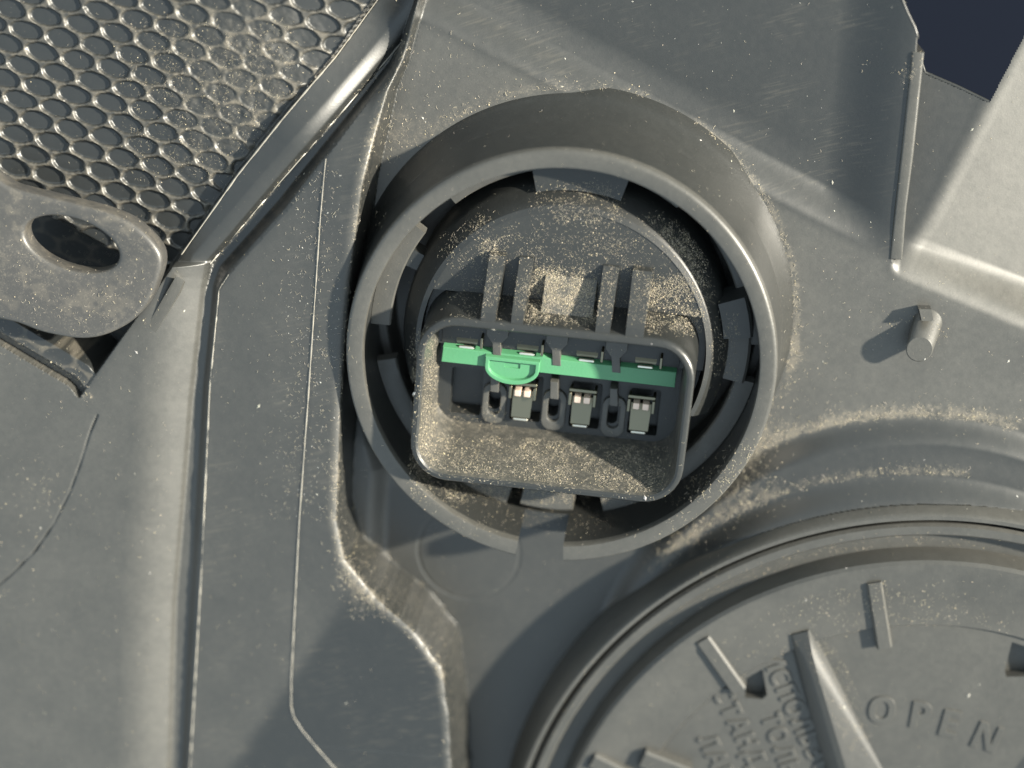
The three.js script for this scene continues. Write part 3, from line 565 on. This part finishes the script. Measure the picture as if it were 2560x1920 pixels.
  const ang = Math.atan2(b[1] - a[1], b[0] - a[0]), L = Math.hypot(b[0] - a[0], b[1] - a[1]);
  const bp = (t, s) => [a[0] + Math.cos(ang) * t - Math.sin(ang) * s, a[1] + Math.sin(ang) * t + Math.cos(ang) * s];
  const outline = [[0, -0.95], [L, -1.0], [L, 0.95], [L * 0.95, 0.95], [L * 0.62, 0.92], [L * 0.45, 0.98], [L * 0.43, 1.12], [L * 0.41, 0.95], [0.1, 0.95]].map(([t, s]) => bp(t, s));
  partS(lock, 'bar', crease(slab(outline, H_FLOOR - 1, HB_, [], 0.16), 0.5), greenMat);
  const D0 = (rx, ry, inset) => { const o = []; const c = 8.75 * L / 28.6; for (let i = 0; i <= 20; i++) { const t = Math.PI + Math.PI * i / 20; o.push(bp(c + rx * Math.cos(t), -0.5 + ry * Math.sin(t))); } o.push(bp(c + rx, 0.75 - inset), bp(c - rx, 0.75 - inset)); return o; };
  const slotHole = roundRect(0, 0, 1.9, 0.6, 0.1, 2).map(([x, y]) => bp(8.75 * L / 28.6 + x, -0.35 + y)).reverse();
  partS(lock, 'loop', crease(mergeGeometries([slab(D0(3.3, 2.0, 0), 11.2, 13, [D0(2.8, 1.45, 0.45).reverse()], 0.14), slab(D0(2.8, 1.45, 0.45), 11.3, 12.25, [slotHole])].map((g) => g.index ? g.toNonIndexed() : g)), 0.5), greenMat);
  partS(socket, 'inner_step', crease(slab([bp(-0.2, 1.12), bp(L + 0.2, 1.12), [14.6, 8.9], [-14.6, 8.9]], H_FLOOR, 10.7, [], 0.1), 0.4), wellMat);
  // guide rails and latch on the upper side of the box
  const yTop = D / 2 + OY;
  const rail = (x, w, out, hb, ht) => partS(socket, 'guide_rail', crease(hull([[x - w / 2, yTop - 0.3, 9], [x + w / 2, yTop - 0.3, 9], [x - w / 2 + 0.1, yTop - 0.3, ht], [x + w / 2 - 0.1, yTop - 0.3, ht], [x - w / 2, yTop + out, 9], [x + w / 2, yTop + out, 9], [x - w / 2, yTop + out, hb], [x + w / 2, yTop + out, hb], [x - w / 2 + 0.1, yTop + out * 0.2, ht], [x + w / 2 - 0.1, yTop + out * 0.2, ht]]), 0.35), cleanMat);
  const xr = (x) => PL(x, 800, 17)[0];
  rail(xr(1226), 1.9, 5.4, 14, 21.4); rail(xr(1298), 1.6, 5.2, 13, 21.2); rail(xr(1512), 1.9, 5.2, 13, 21.2); rail(xr(1592), 2.3, 5.4, 14, 21.4);
  partS(socket, 'latch', crease(hull([[xr(1345), yTop - 0.2, 10], [xr(1485), yTop - 0.2, 10], [xr(1350), yTop - 0.2, 17], [xr(1480), yTop - 0.2, 17], [xr(1345), yTop + 3.6, 10], [xr(1485), yTop + 3.6, 10], [xr(1350), yTop + 3.2, 12.6], [xr(1480), yTop + 3.2, 12.6]]), 0.4), heavyMat);
}

// ------------------------------------------------------------------ loose dust: lint fibres, grains and pale flakes lying on everything
{
  scene.updateMatrixWorld(true);
  const gs = [];
  scene.traverse((o) => { if (o.isMesh && o.name !== 'ground' && !/letter|loop|bar|terminal|contact|spring|parting/.test(o.name)) { let g = o.geometry.index ? o.geometry.toNonIndexed() : o.geometry.clone(); for (const k of Object.keys(g.attributes)) if (k !== 'position') g.deleteAttribute(k); g.applyMatrix4(o.matrixWorld); gs.push(g); } });
  const bvh = new MeshBVH(mergeGeometries(gs));
  const down = new THREE.Vector3(-0.07, -0.93, 0.34).normalize(), ray = new THREE.Ray();
  const hitAt = (u, v, h = 0) => {                                    // what lies under the slanting line through (u, v, h)
    ray.origin.set(u * M, h * M, -v * M).addScaledVector(down, -0.12); ray.direction.copy(down);
    const q = bvh.raycastFirst(ray, THREE.DoubleSide); if (!q) return null;
    const n = q.face.normal; if (n.dot(down) > 0) n.negate(); return { p: q.point, n };
  };
  const fibreG = [0, 1, 2].map((k) => { const c = new THREE.QuadraticBezierCurve3(new THREE.Vector3(-0.5, 0, 0), new THREE.Vector3(rr(-0.1, 0.1), rr(0.05, 0.35), rr(0.15, 0.55) * (k - 1 || 1)), new THREE.Vector3(0.5, rr(0, 0.2), 0)); return new THREE.TubeGeometry(c, 6, 0.04, 4); });
  const grainG = new THREE.IcosahedronGeometry(0.5, 0), flakeG = new THREE.OctahedronGeometry(0.5, 0); flakeG.scale(1, 0.25, 0.55);
  const sets = { lint: [[], [], []], grain: [[]], flake: [[]] };
  const q = new THREE.Quaternion(), q2 = new THREE.Quaternion(), Y = new THREE.Vector3(0, 1, 0), mat = new THREE.Matrix4();
  function put(list, hit, size, sy, lift) { q.setFromUnitVectors(Y, hit.n); q2.setFromAxisAngle(Y, rr(0, 6.283)); q.multiply(q2); list.push(mat.clone().compose(hit.p.clone().addScaledVector(hit.n, lift * M), q, new THREE.Vector3(size * M, size * sy * M, size * M))); }
  const vary = () => 0.45 + 1.3 * rnd() ** 4;
  const lint = (h, s) => put(sets.lint[Math.floor(rr(0, 3))], h, s, rr(0.4, 1.4), 0.03), grain = (h, s0) => { const s = s0 * 0.85 * vary(); put(sets.grain[0], h, s, rr(0.5, 1), s * 0.1); }, flake = (h, s) => put(sets.flake[0], h, s * vary(), 1, 0.03);
  // along the dust lines and in the heaps of the housing
  for (let k = 0; k < 420000; k++) { const u = rr(-66, 66), v = rr(-56, 50), d = bil(dens, u, v); if (rnd() > d * d * 0.85) continue; const h = hitAt(u, v, H(u, v)); if (!h) continue; if (rnd() > fbm(u * 0.9, v * 0.9 + 31, 3) * 1.5 - 0.15) continue; if (rnd() < 0.22) lint(h, rr(0.2, 0.5)); else grain(h, rr(0.05, 0.15)); }
  // thin scatter everywhere
  for (let k = 0; k < 9000; k++) { const u = rr(-66, 66), v = rr(-56, 50); const f = bil(film, u, v); const c = fbm(u * 0.25 + 3, v * 0.25, 3); if (rnd() > (sst(0.35, 0.7, c) * 0.8 + 0.08) * clamp(f * 7, 0.2, 1)) continue; const h = hitAt(u, v, 4); if (!h) continue; const t = rnd(); if (t < 0.6) grain(h, rr(0.05, 0.12)); else if (t < 0.92) lint(h, rr(0.18, 0.36)); else flake(h, rr(0.06, 0.15)); }
  for (let k = 0; k < 80; k++) { const u = rr(-66, 66), v = rr(-56, 50); const h = hitAt(u, v, 4); if (h) flake(h, rr(0.2, 0.5)); }
  // specks on the blue-black ridge left of the collar and on the wiped panel
  for (let k = 0; k < 2600; k++) { const [u, v] = P(rr(600, 860), rr(420, 1300), 8); const dd = Math.abs(pd(LP2, u, v)); if (rnd() > Math.exp(-((dd / 3.4) ** 2)) * 0.9) continue; const h = hitAt(u, v, 8); if (h) (rnd() < 0.5 ? lint(h, rr(0.15, 0.4)) : flake(h, rr(0.08, 0.2))); }
  for (let k = 0; k < 90; k++) { const [u, v] = P(rr(1300, 2280), rr(0, 620), -3); const h = hitAt(u, v, -3); if (h && rnd() < sst(0.3, 0.75, fbm(u * 0.2, v * 0.2 + 8, 3))) flake(h, rr(0.15, 0.4)); }
  // the socket: shoulder, top face, latch pocket and box walls
  const area = (x0, x1, y0, y1, hn, n, s = 1, keep = () => true) => { const h = hn * 0.6; for (let k = 0; k < n * 2.2; k++) { const x = rr(x0, x1), y = rr(y0, y1); if (!keep(x, y)) continue; const ex = Math.min(x - x0, x1 - x) / (x1 - x0), ey = Math.min(y - y0, y1 - y) / (y1 - y0); const [u, v] = P(x, y, h); if (rnd() > sst(0, 0.22, ex) * sst(0, 0.22, ey) * (0.25 + 1.3 * sst(0.3, 0.75, fbm(u * 0.7 + 3, v * 0.7 + 9, 3)))) continue; const t = hitAt(u, v, h); if (!t || (t.p.y > 12.3 * M && t.p.x > -0.02 && rnd() < 0.85)) continue; if (rnd() < 0.4) lint(t, rr(0.12, 0.36) * s); else grain(t, rr(0.05, 0.14) * s); } };
  area(1380, 1800, 520, 900, 9, 16000, 1, (x, y) => { const [u, v] = P(x, y, 5.4), [cu, cv] = rcAt(5.4), r = Math.hypot(u - cu, v - cv); return r > 17.2 && r < 20; }); area(1100, 1560, 520, 800, 9, 4500, 0.9, (x, y) => { const [u, v] = P(x, y, 5.4), [cu, cv] = rcAt(5.4), r = Math.hypot(u - cu, v - cv); return r > 17 && r < 18.6; });
  area(1080, 1740, 540, 840, 10.5, 5200, 0.85); area(1300, 1510, 660, 830, 12, 4200, 1.1); area(1600, 1770, 680, 850, 10.5, 2600, 1); area(1310, 1570, 450, 580, 8.4, 1300, 0.9);
  area(1200, 1250, 590, 660, 14, 220); area(1770, 1850, 760, 1010, 9, 420);
  area(1000, 1720, 1075, 1275, 15, 8500, 1.05, (x, y) => y > 1075 + (x - 1040) * 0.07); area(1015, 1095, 800, 1240, 16, 3400);
  area(1050, 1720, 790, 900, 22, 200, 0.8); area(1080, 1290, 1000, 1080, 8, 160);
  // collar rim, flange and cap
  area(880, 1960, 370, 1410, 18, 1400, 0.7, (x, y) => { const [u, v] = P(x, y, 10), [cu, cv] = rcAt(10), r = Math.hypot(u - cu, v - cv); return r > 23.4 && r < 26; });
  area(1020, 1560, 1230, 1350, 9, 500, 0.9);
  const capR = (a, b, x0, y0, n, h) => area(x0, 2560, y0, 1920, h, n, 1, (x, y) => { const [u, v] = P(x, y, h - 5), r = Math.hypot(u - CC[0], v - CC[1]) / 1.021; return r > a && r < b && rnd() < sst(1500, 2300, x + (1500 - y)); });
  capR(47.9, 50, 1560, 1300, 9000, 9); capR(38.5, 45, 1400, 1400, 5000, 12); area(1990, 2200, 1580, 1920, 15, 900, 0.9, (x, y) => Math.abs(x - 2040 - (y - 1580) * 0.42) < 45);
  area(0, 420, 480, 860, 18, 500, 1.1); area(250, 800, 0, 480, 11.5, 2600, 0.9, (x, y) => { const [u, v] = P(x, y, 6); return pd(R1, u, v) < -0.6; });
  const mk = (name, label, geos, lists, base, vary, rough) => {
    const g0 = new THREE.Group(); g0.name = name; g0.userData = { label, category: 'dust', kind: 'stuff' };
    const m = new THREE.MeshStandardMaterial({ color: 0xffffff, roughness: rough });
    lists.forEach((l, k) => { if (!l.length) return; const im = new THREE.InstancedMesh(geos[k], m, l.length); im.name = name + '_scatter'; im.castShadow = im.receiveShadow = true; l.forEach((x, i) => { im.setMatrixAt(i, x); const t = rr(1 - vary, 1 + vary); im.setColorAt(i, new THREE.Color().setRGB(base[0] * t, base[1] * t * rr(0.97, 1.02), base[2] * t * rr(0.88, 1.06))); }); im.userData = { kind: 'stuff' }; g0.add(im); });
    scene.add(g0);
  };
  mk('lint', 'pale curly lint fibres caught on edges and ledges of the black plastic', fibreG, sets.lint, [0.4, 0.36, 0.29], 0.3, 0.9);
  mk('dust', 'tan dust grains lying in corners and along ledges of the black plastic', [grainG], sets.grain, [0.4, 0.345, 0.255], 0.4, 1);
  mk('flakes', 'small white flakes scattered over the dark plastic', [flakeG], sets.flake, [0.36, 0.35, 0.32], 0.35, 0.7);
  console.log('lint', sets.lint.map((l) => l.length), 'grain', sets.grain[0].length, 'flake', sets.flake[0].length);
}
renderer.render(scene, camera);
